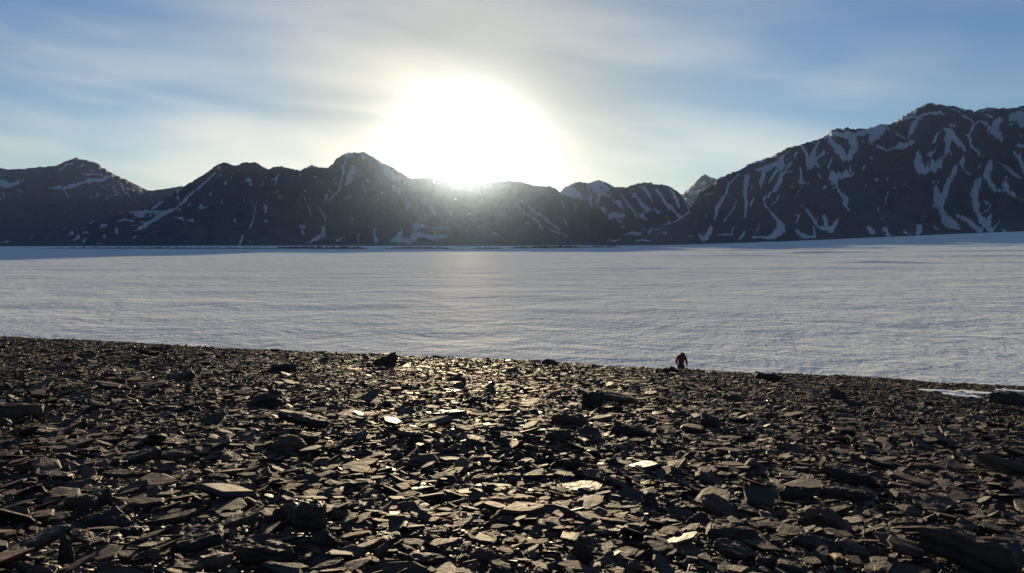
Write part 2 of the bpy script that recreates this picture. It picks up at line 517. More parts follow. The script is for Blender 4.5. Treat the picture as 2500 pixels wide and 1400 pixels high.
ST_BACK = [Z2(s) for s in [
    [(1960, 580, 8), (2050, 640, 6)], [(2060, 610, 8), (2100, 660, 10), (2140, 690, 6)], [(1800, 450, 8), (1820, 500, 12), (1860, 480, 22)], [(1960, 440, 14), (1960, 490, 9)],
    [(2040, 310, 14), (2060, 370, 22), (2060, 440, 17), (2070, 480, 8)], [(2170, 320, 17), (2120, 380, 14), (2110, 440, 22)], [(2215, 410, 14), (2225, 440, 14)], [(2270, 380, 12), (2330, 460, 17), (2380, 530, 14)],
    [(2360, 370, 24), (2400, 430, 29), (2450, 490, 14)], [(2400, 320, 17), (2450, 360, 24), (2480, 430, 8)], [(2120, 290, 30), (2180, 340, 26)], [(1760, 330, 20), (1800, 350, 14)],
    [(2510, 340, 16), (2550, 400, 26), (2590, 470, 16)], [(2600, 340, 20), (2640, 400, 26), (2660, 460, 12)]]]
ST_RIGHT = [Z2(s) for s in [
    [(2250, 645, 12), (2330, 610, 12), (2360, 600, 8)], [(2330, 640, 17), (2400, 640, 14)], [(2380, 580, 8), (2440, 580, 12), (2480, 600, 14), (2450, 640, 14)]]]
ST_RIGHT += [Z3(s) for s in [
    [(1560, 225, 50), (1500, 265, 80), (1465, 310, 44)], [(1500, 235, 40), (1420, 260, 50), (1360, 275, 24)], [(1150, 290, 25), (1220, 262, 34), (1300, 290, 34), (1340, 300, 60), (1340, 380, 54), (1310, 460, 30)],
    [(1180, 310, 34), (1240, 380, 54), (1280, 440, 34)], [(990, 345, 15), (1020, 400, 22), (1050, 470, 60), (1040, 510, 30)], [(1110, 320, 14), (1080, 380, 24), (1060, 450, 50)], [(1090, 470, 30), (1120, 500, 15)],
    [(900, 390, 8), (830, 460, 38), (760, 510, 42), (690, 515, 22)], [(740, 520, 32), (720, 600, 32), (715, 640, 15)], [(860, 480, 44), (800, 560, 27), (770, 600, 10)],
    [(920, 460, 22), (870, 540, 27), (820, 640, 32), (770, 690, 17), (730, 720, 10), (780, 790, 15), (830, 870, 32), (860, 910, 64), (800, 960, 44), (760, 980, 20)],
    [(1170, 500, 15), (1200, 440, 10)], [(985, 500, 12), (990, 600, 38), (1040, 605, 15)], [(570, 540, 10), (500, 610, 14), (480, 680, 14), (420, 760, 32), (405, 850, 15)],
    [(620, 570, 44), (610, 650, 24), (615, 740, 27), (610, 830, 15)], [(670, 720, 22), (640, 760, 10)], [(550, 720, 7), (530, 780, 12), (470, 860, 5)],
    [(380, 890, 12), (370, 930, 34), (330, 980, 44), (290, 950, 10)], [(430, 950, 10), (520, 960, 14), (530, 900, 8)], [(600, 940, 17), (570, 985, 17)], [(660, 968, 14), (760, 978, 12)],
    [(700, 880, 12), (690, 930, 9)], [(1000, 640, 9), (950, 690, 6)], [(990, 750, 7), (1040, 810, 14), (1080, 860, 17), (1110, 910, 24), (1200, 920, 44), (1240, 840, 14)], [(1140, 820, 24), (1160, 890, 24)],
    [(960, 930, 22), (1000, 965, 27), (1080, 970, 22), (1075, 900, 14)], [(1225, 580, 14), (1235, 640, 17), (1290, 700, 38), (1290, 770, 34), (1310, 800, 12)],
    [(1430, 470, 9), (1410, 500, 24)], [(1445, 910, 27), (1470, 940, 44)], [(1560, 920, 34), (1580, 950, 34)], [(1790, 900, 34), (1780, 940, 44)], [(1495, 565, 20), (1505, 580, 20)], [(1570, 545, 12), (1572, 580, 12)],
    [(1430, 625, 27), (1465, 620, 12)], [(1615, 625, 15), (1630, 655, 15)], [(1580, 700, 12), (1560, 722, 12)], [(1690, 610, 9), (1725, 635, 9)],
    [(1780, 430, 40), (1790, 500, 60), (1850, 510, 70), (1920, 460, 70), (1950, 425, 40)], [(1900, 360, 12), (1850, 430, 34)], [(1780, 160, 22), (1740, 240, 44), (1715, 300, 14)],
    [(1640, 280, 17), (1690, 315, 14)], [(1920, 270, 22), (1890, 320, 27)], [(2000, 310, 24), (1980, 380, 44), (2010, 410, 22)],
    [(2160, 230, 27), (2130, 270, 17), (2140, 350, 24), (2180, 400, 17), (2230, 430, 8)], [(2330, 180, 54), (2290, 240, 64), (2350, 310, 34)], [(2420, 160, 50), (2470, 150, 80), (2490, 210, 50)], [(2470, 300, 10), (2490, 285, 10)],
    [(2045, 480, 17), (1990, 600, 48), (1930, 740, 54), (1940, 800, 44), (1990, 880, 64), (2060, 910, 20)], [(1910, 630, 32), (1900, 740, 44)],
    [(2090, 430, 27), (2070, 465, 24), (2140, 510, 14)], [(2195, 470, 20), (2205, 490, 16)], [(2270, 490, 44), (2240, 560, 44), (2320, 630, 24), (2420, 670, 27), (2490, 720, 8)], [(2370, 590, 44), (2390, 640, 24)],
    [(2300, 455, 14), (2400, 510, 24), (2490, 560, 24)], [(2420, 400, 17), (2480, 480, 34), (2510, 510, 24)], [(2200, 590, 34), (2170, 680, 48), (2170, 760, 44), (2200, 830, 34), (2240, 880, 54), (2280, 930, 34)],
    [(2050, 830, 24), (2120, 870, 34), (2200, 920, 44)], [(2270, 760, 12), (2200, 820, 24)], [(2270, 830, 27), (2250, 900, 44)], [(2330, 860, 9), (2290, 920, 12)],
    [(0, 885, 14), (90, 870, 28), (180, 830, 28), (230, 805, 14)], [(100, 810, 11), (190, 770, 9)], [(1620, 187, 10), (1680, 155, 28), (1760, 112, 20)], [(580, 510, 9), (630, 482, 11)],
    [(2190, 118, 12), (2280, 103, 14)], [(1690, 940, 20), (1730, 950, 12)], [(1900, 905, 14), (1920, 918, 10)], [(2360, 920, 22), (2370, 935, 22)], [(940, 830, 9), (975, 835, 10), (945, 875, 8)], [(340, 810, 12), (355, 830, 10)],
    [(230, 960, 8), (255, 965, 8)], [(60, 935, 12), (75, 950, 10)], [(1540, 845, 9), (1550, 860, 7)], [(1505, 770, 10), (1520, 790, 8)], [(1810, 835, 8), (1830, 850, 8)], [(840, 700, 12), (790, 755, 9)], [(1140, 700, 10), (1160, 690, 8)],
    [(905, 540, 14), (925, 535, 10)], [(655, 620, 14), (657, 650, 12)], [(1145, 620, 14), (1140, 650, 8)], [(1320, 510, 14), (1350, 560, 12)], [(950, 410, 20), (965, 395, 12)], [(1110, 540, 20), (1118, 570, 12)]]]


def stroke_mask(px, py, strokes, seed):
    """1 inside snow drawn as strokes with widths, 0 outside; soft edge, both in photograph pixels"""
    best = np.full(px.shape, -50.0)
    jx = px + 3.0 * fbm(px * 0.12, py * 0.12, seed, 4, 0.65)
    jy = py + 3.0 * fbm(px * 0.12, py * 0.12, seed + 5, 4, 0.65)
    wob = 1.0 + 0.8 * fbm(px * 0.20, py * 0.12, seed + 9, 4, 0.6)
    for s in strokes:
        for (x0, y0, w0), (x1, y1, w1) in zip(s[:-1], s[1:]):
            pad = max(w0, w1) + 6
            sel = np.nonzero((jx > min(x0, x1) - pad) & (jx < max(x0, x1) + pad) & (jy > min(y0, y1) - pad) & (jy < max(y0, y1) + pad))
            if not len(sel[0]):
                continue
            X, Y = jx[sel], jy[sel]
            dx, dy = x1 - x0, y1 - y0
            t = np.clip(((X - x0) * dx + (Y - y0) * dy) / (dx * dx + dy * dy + 1e-9), 0, 1)
            d = np.hypot(X - x0 - t * dx, Y - y0 - t * dy)
            hw = 0.5 * np.maximum(0.95 * (w0 + (w1 - w0) * t), 2.4) * wob[sel]
            best[sel] = np.maximum(best[sel], hw - d)
    best = best - 1.8 * np.clip(fbm(px * 0.30 + py * 0.12, py * 0.14, seed + 33, 3, 0.6) + 0.05, 0, 1)
    return sstep(-1.2, 1.2, best)


def mountain(sil, base, ridge, strokes, seed, step, rows, spur, proc=0.0, jag=1.0, zbase=None):
    pxs = np.arange(sil[0][0], sil[-1][0] + 0.1, step)
    pys = np.interp(pxs, [p[0] for p in sil], [p[1] for p in sil])
    pys = pys + jag * (5.5 * fbm(pxs * 0.10, pxs * 0 + 0.5, seed + 3, 4, 0.75))
    dirs = [pix(a, b) for a, b in zip(pxs, pys)]
    u = np.array([d.x for d in dirs])
    v = np.array([d.z for d in dirs])
    bl = np.interp(pxs, [p[0] for p in base], [p[1] for p in base])
    rl = np.interp(pxs, [p[0] for p in ridge], [p[1] for p in ridge])
    hr = CAM_Z + v * rl
    tf = np.linspace(0, 1, rows)
    tb = np.linspace(1, 1.9, max(6, rows // 7))[1:]
    T = np.concatenate([[-0.06], tf, tb])[:, None]
    Y = bl + (rl - bl) * T
    X = u * Y
    zg = glacier_z(X, Y) - 3.0
    prof = np.where(T <= 1, np.clip(T, 0, 1) ** 1.12, 1.0)
    Zf = zg + (hr - zg) * prof
    hgt = np.maximum(hr - zg, 0.0)
    back = np.clip(T - 1, 0, None)
    Zf = Zf - back * hgt * 0.95
    env = np.clip(4 * T * (1 - T), 0, 1) ** 0.8 * sstep(0, 1, np.clip(T / 0.12, 0, 1))
    sk = X + 0.35 * (Y - bl)
    sp = ridged(X * spur, Y * spur * 0.33, seed, 4, 0.55)
    sp2 = fbm(X * spur * 5, Y * spur * 3, seed + 40, 4, 0.6)
    Zf = Zf + env * hgt * 0.17 * sp
    ZS = Zf
    Zf = Zf + env * hgt * 0.05 * sp2
    Zf = np.where(T < 0, zg - 8.0, Zf)
    lim = CAM_Z + v * Y - 0.004 * Y * np.clip((1 - T) * 3, 0, 1)
    Zf = np.where((T < 1) & (T >= 0), np.minimum(Zf, np.maximum(lim, zg)), Zf)
    # where is each vertex seen in the photograph: used once to place the snow, then stored on the mesh
    cz = np.where(T <= 1, ZS, Zf) - CAM_Z
    cp_, sp_ = math.cos(PITCH), math.sin(PITCH)
    fw = Y * cp_ - cz * sp_
    PX = 1250 + F_PX * X / fw
    PY = 700 - F_PX * (Y * sp_ + cz * cp_) / fw
    snow = stroke_mask(PX, PY, strokes, seed)
    if proc > 0:
        gul = ridged(X * spur * 4.5 + 5 + 0.012 * Y, Y * spur * 0.9, seed + 80, 3)
        ht = np.clip((Zf - zg) / (hgt + 1), 0, 1)
        s2 = sstep(0.30 - proc, 0.55 - proc, -gul * 0.6 + 0.55 * fbm(X * spur * 5, Y * spur * 4, seed + 90, 3) + 0.35 * (ht - 0.45))
        snow = np.maximum(snow, s2)
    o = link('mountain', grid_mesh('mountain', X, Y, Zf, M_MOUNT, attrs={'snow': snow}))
    tag(o, kind='structure')
    return o


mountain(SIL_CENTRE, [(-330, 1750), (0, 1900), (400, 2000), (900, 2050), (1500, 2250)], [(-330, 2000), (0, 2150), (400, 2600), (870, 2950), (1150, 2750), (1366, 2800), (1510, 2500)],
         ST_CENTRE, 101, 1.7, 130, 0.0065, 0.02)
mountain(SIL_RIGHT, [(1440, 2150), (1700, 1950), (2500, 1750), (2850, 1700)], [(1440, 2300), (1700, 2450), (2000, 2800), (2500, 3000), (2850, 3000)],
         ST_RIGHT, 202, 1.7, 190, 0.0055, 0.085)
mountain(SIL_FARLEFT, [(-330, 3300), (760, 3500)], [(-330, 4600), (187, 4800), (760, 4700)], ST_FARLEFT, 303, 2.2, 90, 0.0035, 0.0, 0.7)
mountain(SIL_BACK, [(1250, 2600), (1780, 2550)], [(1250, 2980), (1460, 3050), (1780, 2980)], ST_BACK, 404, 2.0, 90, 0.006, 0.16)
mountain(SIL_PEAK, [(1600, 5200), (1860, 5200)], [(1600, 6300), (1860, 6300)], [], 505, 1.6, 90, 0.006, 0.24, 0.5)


# debris bands lying on the far ice
def debris(pts, seed, hmax):
    n = 160
    px = np.linspace(pts[0][0], pts[-1][0], n)
    top = np.interp(px, [p[0] for p in pts], [p[1] for p in pts])
    bot = np.interp(px, [p[0] for p in pts], [p[2] for p in pts])
    mid = (top + bot) / 2
    hw = (bot - top) / 2 * np.clip(0.7 + 0.7 * fbm(px * 0.03, px * 0 + 1.1, seed, 3), 0.05, 2)
    env = np.sin(np.linspace(0, math.pi, n)) ** 0.4
    hw = np.maximum(hw * env, 0.02)
    rowsX, rowsY, rowsZ = [], [], []
    P = [hit(a, b, glacier_z, 100, 2500) for a, b in zip(px, mid)]
    d = np.array([p.y for p in P])
    u = np.array([p.x for p in P]) / d
    half = hw / F_PX * d * 9.0
    for s in np.linspace(-1, 1, 9):
        y = d + s * half
        x = u * y
        z = glacier_z(x, y) + 2.2 * hmax * (1 - s * s) * env * (0.7 + 0.5 * vnoise(px * 0.2, px * 0 + s * 2, seed + 4)) - 0.15
        rowsX.append(x)
        rowsY.append(y)
        rowsZ.append(z)
    o = link('debris_band', grid_mesh('debris_band', np.array(rowsX), np.array(rowsY), np.array(rowsZ), M_DEBRIS))
    tag(o, kind='structure')


debris([(80, 606, 608), (400, 606.5, 608.5), (720, 606, 609)], 1, 1.2)
debris([(660, 605.5, 609), (780, 606, 610), (900, 607, 610)], 2, 2.2)
debris([(940, 606, 609), (1010, 606, 609), (1100, 606.5, 609)], 3, 1.6)
debris([(1150, 607, 608.5), (1230, 606.5, 608.5)], 4, 1.0)
debris([(1240, 605, 608), (1350, 604.5, 608), (1440, 604, 606)], 5, 1.8)
debris([(1430, 603.5, 606), (1520, 603, 605)], 6, 1.4)

# ------------------------------------------------------------------ stones: shapes
def stone_mesh(name, rng, kind='plate', n=8, W=0.6, T=0.14, rings=3, detail=0, top=None):
    """unit stone, about 1 long in x, W wide, T thick, centred; sides of broken cleavage ledges"""
    ang = [(i + rng.uniform(-0.36, 0.36)) / n * 2 * math.pi for i in range(n)]
    pw = rng.uniform(2.0, 3.6)
    base = []
    for a in ang:
        c, s = math.cos(a), math.sin(a)
        r = (abs(c) ** pw + abs(s) ** pw) ** (-1 / pw) * rng.uniform(0.74, 1.06)
        base.append((0.5 * r * c, 0.5 * W * r * s))
    skew = rng.uniform(-0.35, 0.35)
    pinch = rng.uniform(-0.45, 0.45)
    base = [(x + skew * y, y * (1 + pinch * x * 2)) for x, y in base]
    hfun = top or (lambda x, y: 1.0)
    bm = bmesh.new()
    loops = []
    shift = (rng.uniform(-0.06, 0.06), rng.uniform(-0.06, 0.06) * W)
    for k in range(rings):
        t = k / (rings - 1)
        bulge = {0: 0.84, rings - 1: rng.uniform(0.84, 0.97)}.get(k, rng.uniform(0.93, 1.05))
        vs_ = []
        for x, y in base:
            j = 0.035 + 0.02 * (k % 2)
            f = bulge * (1 + rng.uniform(-j, j))
            xx, yy = x * f + shift[0] * t, y * f + shift[1] * t
            zt = T * (t - 0.5) + (rng.uniform(-0.10, 0.10) * T if 0 < k else 0)
            zz = -0.5 * T + (zt + 0.5 * T) * max(hfun(xx, yy), 0.04)
            vs_.append(bm.verts.new((xx, yy, zz)))
        loops.append(vs_)
    for a, b in zip(loops[:-1], loops[1:]):
        for i in range(n):
            bm.faces.new((a[i], a[(i + 1) % n], b[(i + 1) % n], b[i]))
    bm.faces.new(list(reversed(loops[0])))
    inner = []
    for v in loops[-1]:
        f = rng.uniform(0.5, 0.72)
        x, y = v.co.x * f, v.co.y * f
        inner.append(bm.verts.new((x, y, -0.5 * T + T * (max(hfun(x, y), 0.04) + rng.uniform(-0.04, 0.09)))))
    for i in range(n):
        bm.faces.new((loops[-1][i], loops[-1][(i + 1) % n], inner[(i + 1) % n], inner[i]))
    cx = sum(v.co.x for v in inner) / n
    cyy = sum(v.co.y for v in inner) / n
    cv = bm.verts.new((cx, cyy, -0.5 * T + T * (max(hfun(cx, cyy), 0.04) + rng.uniform(-0.03, 0.08))))
    for i in range(n):
        bm.faces.new((inner[i], inner[(i + 1) % n], cv))
    if detail:
        bmesh.ops.triangulate(bm, faces=[f for f in bm.faces if len(f.verts) > 4])
        for d in range(detail):
            bmesh.ops.subdivide_edges(bm, edges=bm.edges[:], cuts=1, use_grid_fill=True)
        sd = rng.randint(0, 9999)
        bm.normal_update()
        co = np.array([v.co[:] for v in bm.verts])
        no = np.array([v.normal[:] for v in bm.verts])
        a = fbm(co[:, 0] * 5 + co[:, 2] * 2.3, co[:, 1] * 5 + co[:, 2] * 7.0, sd, 4, 0.6)
        led = np.abs(vnoise(co[:, 2] / T * 4.5 + co[:, 0] * 1.5, co[:, 0] * 3 + co[:, 1] * 3, sd + 3))
        amp = min(T, 0.4)
        up = np.clip(no[:, 2], 0, 1)[:, None]
        steps = np.round((fbm(co[:, 0] * 2.6, co[:, 1] * 2.6 / max(W, 0.3), sd + 7, 3) + 1) * 3.2) / 3.2 - 1
        co = co + no * (a * 0.16 * amp)[:, None] + no * (1 - up) * ((led - 0.3) * 0.14 * amp)[:, None]
        co[:, 2] += (steps * 0.20 * amp) * up[:, 0]
        for v, c in zip(bm.verts, co):
            v.co = c
    bmesh.ops.recalc_face_normals(bm, faces=bm.faces[:])
    me = bpy.data.meshes.new(name)
    bm.to_mesh(me)
    bm.free()
    me.materials.append(M_SLATE)
    return me


rng = random.Random(7)
protos = []
for k in range(34):
    if k % 8 == 7:
        sx, sy = rng.uniform(-0.9, 0.9), rng.uniform(-0.7, 0.7)
        protos.append((stone_mesh('slate_shard', rng, n=rng.randint(5, 6), W=rng.uniform(0.6, 0.85), T=rng.uniform(0.32, 0.52), rings=3,
                                  top=lambda x, y, sx=sx, sy=sy: 0.8 + sx * x + sy * y), 'chunk'))
    else:
        Wd = rng.uniform(0.36, 0.85)
        protos.append((stone_mesh('slate_shard', rng, n=rng.randint(5, 8), W=Wd, T=rng.uniform(0.045, 0.12), rings=3,
                                  top=(lambda x, y, s=rng.uniform(-0.5, 0.5): 0.95 + s * x)), 'plate'))
NPROTO = len(protos)
PDIM = []
for me, kd in protos:
    c = np.array([v.co[:] for v in me.vertices])
    PDIM.append((np.ptp(c[:, 0]), np.ptp(c[:, 1]), np.ptp(c[:, 2])))

# ------------------------------------------------------------------ large stones traced one by one
# (short name, full label, px centre, py of the foot, width px, height px, shape, yaw deg, dip deg towards viewer, roll deg, depth/width, category)
HERO = [
 ('wedge boulder on the skyline', 'big dark wedge-shaped boulder peaking to the right on the rubble skyline', 936, 895, 78, 38, 'wedge_r', 0, 0, 0, .6, 'boulder'),
 ('domed stone on the skyline', 'small dark domed stone standing up on the skyline left of the wedge boulder', 632, 848, 30, 15, 'dome', 10, 0, 0, .8, 'stone'),
 ('low stone beside the domed stone', 'low dark stone just left of the domed stone on the skyline', 603, 848, 32, 9, 'block', 0, 0, 4, .7, 'stone'),
 ('flat-topped skyline block', 'small flat-topped block on the skyline at the far left', 338, 839, 26, 10, 'block', 8, 0, -4, .8, 'stone'),
 ('hollowed slab', 'pale-topped slab with a sagging hollow top below the skyline, left', 695, 914, 72, 26, 'block', -6, 10, 0, .8, 'slab'),
 ('roof-shaped boulder', 'brown roof-shaped boulder with a ridge, dark flank towards the viewer', 650, 1000, 112, 48, 'roof', 12, 0, 0, .75, 'boulder'),
 ('long block at the left edge', 'long squared block lying across the left edge of the rubble', 50, 1026, 132, 36, 'block', 4, 6, -2, .45, 'boulder'),
 ('stub below the long block', 'rounded stub of stone below the long block at the left edge', 6, 1046, 44, 28, 'dome', 0, 0, 0, .8, 'stone'),
 ('small squared block', 'small squared grey-brown block alone above the long left block', 293, 944, 40, 20, 'block', -8, 0, 3, .7, 'stone'),
 ('upright far shard', 'thin shard standing upright among flat stones, upper left rubble', 458, 964, 15, 28, 'fin', 0, 0, 8, .5, 'shard'),
 ('tilted far slab', 'tilted dark slab lifting to the right below the skyline, upper left', 440, 930, 84, 22, 'wedge_r', 0, 6, 0, .5, 'slab'),
 ('dark hump', 'dark brownish hump of rock below a broad slab, left of centre', 703, 1106, 92, 44, 'dome', 0, 0, 0, .8, 'boulder'),
 ('slab on the dark hump', 'small pale slab resting against the dark hump', 752, 1082, 66, 22, 'slab', -14, 8, 8, .5, 'slab'),
 ('broad slab', 'broad thin slab sloping down to the right above the dark hump', 750, 1054, 134, 32, 'slab', -8, 8, 10, .5, 'slab'),
 ('lens-shaped slab', 'pale brown lens-shaped slab with pointed ends, left', 424, 1134, 122, 26, 'lens', 0, 14, -2, .4, 'slab'),
 ('slab behind the lens slab', 'grey slab sloping up to the left-hand tip of the lens-shaped slab', 345, 1138, 94, 34, 'slab', 20, 14, -12, .6, 'slab'),
 ('small upright cube', 'small pale upright cube of stone below the lens-shaped slab', 390, 1172, 30, 28, 'block', 15, 0, 10, .8, 'stone'),
 ('rough oval stone', 'rough oval stone right of the small upright cube', 439, 1176, 46, 28, 'slab', 0, 26, 0, .8, 'stone'),
 ('long thin slab', 'long thin slab lying level left of the small upright cube', 295, 1178, 114, 18, 'slab', 0, 8, 2, .35, 'slab'),
 ('little lens slab', 'little pale lens slab right of the rough oval stone', 527, 1178, 78, 15, 'lens', 0, 12, 0, .35, 'slab'),
 ('pale flake', 'pale flat flake catching light at lower left of centre', 587, 1194, 60, 17, 'slab', 6, 12, -4, .45, 'slab'),
 ('leaf-shaped plate', 'brown leaf-shaped plate standing on edge against a dark block, lower left', 253, 1248, 48, 54, 'plate_up', 12, 0, 10, .5, 'shard'),
 ('dark block beside the leaf plate', 'dark block propping the leaf-shaped plate, lower left', 203, 1250, 94, 42, 'block', 0, 0, -6, .6, 'boulder'),
 ('knobbly rock', 'knobbly grey rock with a pointed right end, lower left', 257, 1292, 142, 50, 'roof', -6, 0, 4, .6, 'boulder'),
 ('big broken slab', 'big broken slab with a tongue pointing at the viewer, lower left', 489, 1352, 128, 84, 'slab', 10, 22, -8, .95, 'slab'),
 ('arm-like slab', 'long slab reaching left from behind the big broken slab', 418, 1290, 146, 28, 'slab', 8, 10, -8, .45, 'slab'),
 ('dark leaning slab', 'dark leaning slab right of the big broken slab', 580, 1300, 98, 76, 'slab', -24, 30, -14, .9, 'slab'),
 ('squared boulder', 'squared dark boulder with a flat light top, lower left of centre', 748, 1296, 116, 80, 'cube', -18, 6, 0, .8, 'boulder'),
 ('low thick slab', 'low thick slab with a pale top at the bottom, left of centre', 645, 1382, 168, 62, 'block', -6, 10, 6, .6, 'slab'),
 ('reddish block', 'small reddish-brown block right of the squared boulder', 794, 1336, 64, 50, 'roof', 30, 0, 0, .8, 'stone'),
 ('pale chipped stone', 'pale chipped stone in shadow, lower left corner area', 215, 1332, 66, 40, 'slab', 0, 26, 6, .7, 'stone'),
 ('chunk left of the broken slab', 'small lit chunk just left of the big broken slab', 322, 1312, 60, 30, 'block', 12, 12, 8, .7, 'stone'),
 ('upright wedge', 'brown wedge standing upright at the lower left corner', 160, 1378, 54, 66, 'plate_up', -16, 0, -14, .6, 'shard'),
 ('slanting slab', 'long slab slanting down to the left corner', 112, 1346, 118, 56, 'slab', 34, 16, -18, .45, 'slab'),
 ('bottom lit rock', 'sunlit rough rock on the bottom edge below the big broken slab', 462, 1404, 92, 42, 'slab', 4, 24, 0, .8, 'stone'),
 ('bottom cube', 'cube-like stone on the bottom edge left of the sunlit rough rock', 355, 1408, 42, 32, 'block', 20, 8, 0, .9, 'stone'),
 ('glinting slab', 'bright glinting slab with a rough face left of centre', 1000, 1074, 74, 28, 'slab', -10, 16, 4, .6, 'slab'),
 ('ribbed stone', 'ribbed stone right of the bright glinting slab', 1130, 1060, 50, 30, 'slab', 16, 22, 10, .7, 'stone'),
 ('stacked plate', 'flat plate carrying chips in the middle of the rubble', 1177, 1184, 74, 22, 'slab', 6, 12, -4, .6, 'slab'),
 ('plate right of the stacked plate', 'long flat plate just right of the plate carrying chips', 1245, 1176, 68, 17, 'slab', -10, 12, 6, .45, 'slab'),
 ('brown humped boulder', 'brown humped boulder in the middle right rubble', 1388, 1046, 104, 42, 'dome', 0, 0, 6, .7, 'boulder'),
 ('purplish long block', 'long purplish block tapering right, middle right rubble', 1540, 1070, 100, 40, 'wedge_l', -4, 0, 0, .5, 'boulder'),
 ('dark stone below the humped boulder', 'dark rounded stone just below the brown humped boulder', 1366, 1080, 72, 32, 'dome', 0, 0, 0, .7, 'stone'),
 ('lit angular stone', 'lit angular stone at the head of a dark slab, right of centre', 1400, 1150, 62, 38, 'roof', -14, 0, 6, .7, 'stone'),
 ('slab below the lit angular stone', 'dark slab sloping down to the right from the lit angular stone', 1447, 1182, 84, 42, 'slab', -28, 20, 14, .6, 'slab'),
 ('little square chip', 'little square pale chip standing up, right of centre', 1588, 1140, 29, 27, 'plate_up', 8, 0, 8, .6, 'shard'),
 ('tan stone', 'tan tilted stone in the lower middle rubble, left part', 942, 1226, 40, 32, 'slab', 30, 30, 14, .7, 'stone'),
 ('crumbly rock', 'crumbly brown rock in the lower middle', 1066, 1316, 72, 36, 'slab', -8, 18, -4, .7, 'stone'),
 ('black slab', 'black slab with a rough top left of the crumbly brown rock', 950, 1332, 72, 38, 'slab', 18, 18, 0, .7, 'slab'),
 ('dark tooth', 'dark tooth-shaped block at the bottom, right of the middle', 1412, 1376, 64, 58, 'plate_up', -10, 0, -6, .7, 'boulder'),
 ('round dark rock', 'round dark rock at the bottom middle', 1178, 1372, 68, 38, 'dome', 0, 0, 0, .8, 'stone'),
 ('bottom middle slab', 'rough lit slab near the bottom edge left of the round dark rock', 1040, 1388, 94, 42, 'slab', 10, 20, 8, .6, 'slab'),
 ('dark upper boulder', 'dark smooth boulder high in the rubble below the wedge boulder, to its right', 1112, 940, 48, 22, 'dome', 0, 0, -4, .8, 'boulder'),
 ('olive plate', 'wide olive plate leaning over a dark face, middle right', 1500, 992, 122, 28, 'slab', -6, 8, 8, .5, 'slab'),
 ('grey face stone', 'grey stone face below the left end of the wide olive plate', 1444, 1000, 62, 42, 'block', 14, 0, 8, .6, 'boulder'),
 ('skyline boulder in the middle', 'low dark boulder on the skyline between wedge boulder and person', 1346, 894, 44, 17, 'dome', 0, 0, 6, .8, 'boulder'),
 ('rock beside the person', 'long low dark rock on the skyline at the left hand of the person', 1634, 912, 46, 18, 'roof', 0, 0, 0, .6, 'boulder'),
 ('little tooth near the person', 'little pointed stone on the skyline left of the rock beside the person', 1604, 912, 14, 11, 'dome', 0, 0, 0, .8, 'stone'),
 ('skyline rock right of the person', 'flat dark rock on the skyline right of the person', 1876, 934, 74, 19, 'slab', 0, 4, 6, .5, 'boulder'),
 ('boulder at the right edge', 'rounded dark boulder beside the snow patch at the right edge', 2458, 990, 116, 36, 'dome', 0, 0, 0, .7, 'boulder'),
 ('peaked rock', 'peaked grey rock standing above pale cobbles, upper right', 2050, 982, 38, 40, 'wedge_l', 0, 0, 0, .9, 'boulder'),
 ('dark flat slab', 'dark flat-faced slab right of the purplish long block', 1732, 1050, 74, 28, 'block', -4, 8, 4, .4, 'slab'),
 ('dark hollow stone', 'dark low stone below and right of the person', 1790, 980, 54, 18, 'dome', 0, 0, 6, .7, 'stone'),
 ('pale cobble', 'pale round cobble below the peaked grey rock', 2052, 1012, 32, 18, 'dome', 0, 0, 0, .9, 'cobble'),
 ('cobble left of the pale cobble', 'smaller cobble just left of the pale round cobble', 2018, 1010, 26, 13, 'dome', 0, 0, 0, .9, 'cobble'),
 ('lone cobble', 'lone cobble some way right of the pale round cobble', 2125, 1014, 28, 19, 'dome', 0, 0, 0, .9, 'cobble'),
 ('pale rounded slab', 'pale rounded slab tilted to the right, right of centre', 1735, 1190, 70, 42, 'slab', -22, 26, 14, .75, 'slab'),
 ('shiny quartz stone', 'shiny pale glistening stone propped on the end of a slab, lower right', 1704, 1294, 68, 46, 'dome', 18, 0, -16, .6, 'stone'),
 ('slab under the shiny stone', 'large flat slab under the shiny stone, pale top and dark edge', 1778, 1328, 168, 52, 'block', -6, 8, 6, .5, 'slab'),
 ('leaning dark slab', 'dark slab leaning behind the shiny stone', 1764, 1272, 116, 58, 'slab', -30, 18, 20, .6, 'slab'),
 ('grey plate behind the big slab', 'grey plate right of the dark leaning slab behind the shiny stone', 1828, 1266, 68, 42, 'slab', 14, 22, 10, .8, 'slab'),
 ('mounded slab', 'large mounded slab with a stepped pale top, lower right', 2015, 1296, 150, 66, 'roof', -8, 4, 8, .7, 'boulder'),
 ('dark rounded boulder', 'dark rounded boulder above and left of the large mounded slab', 1942, 1230, 90, 48, 'dome', 0, 0, 0, .7, 'boulder'),
 ('long dark slab', 'long dark slab dipping to the right, middle right', 2062, 1194, 146, 52, 'slab', -14, 10, 18, .5, 'slab'),
 ('shadowed slab', 'shadowed dark slab right of the dark rounded boulder', 2052, 1232, 126, 40, 'slab', -8, 8, 10, .5, 'slab'),
 ('huge corner boulder', 'huge long dark boulder with a brown end face in the lower right corner', 2405, 1404, 262, 98, 'cube', -24, 4, 4, .5, 'boulder'),
 ('slab at the right edge', 'brown-edged slab sloping out of the right edge', 2464, 1168, 140, 48, 'slab', -12, 12, 16, .5, 'slab'),
 ('long grey flake', 'long grey flake lying level, right', 2270, 1160, 104, 22, 'lens', -8, 12, 6, .4, 'slab'),
 ('pale ragged stone', 'pale ragged flat stone, right part of the rubble', 2212, 1230, 70, 38, 'slab', 8, 18, 4, .6, 'stone'),
 ('level plate', 'level pale plate below the pale ragged flat stone', 2200, 1270, 74, 22, 'slab', -4, 14, 4, .5, 'slab'),
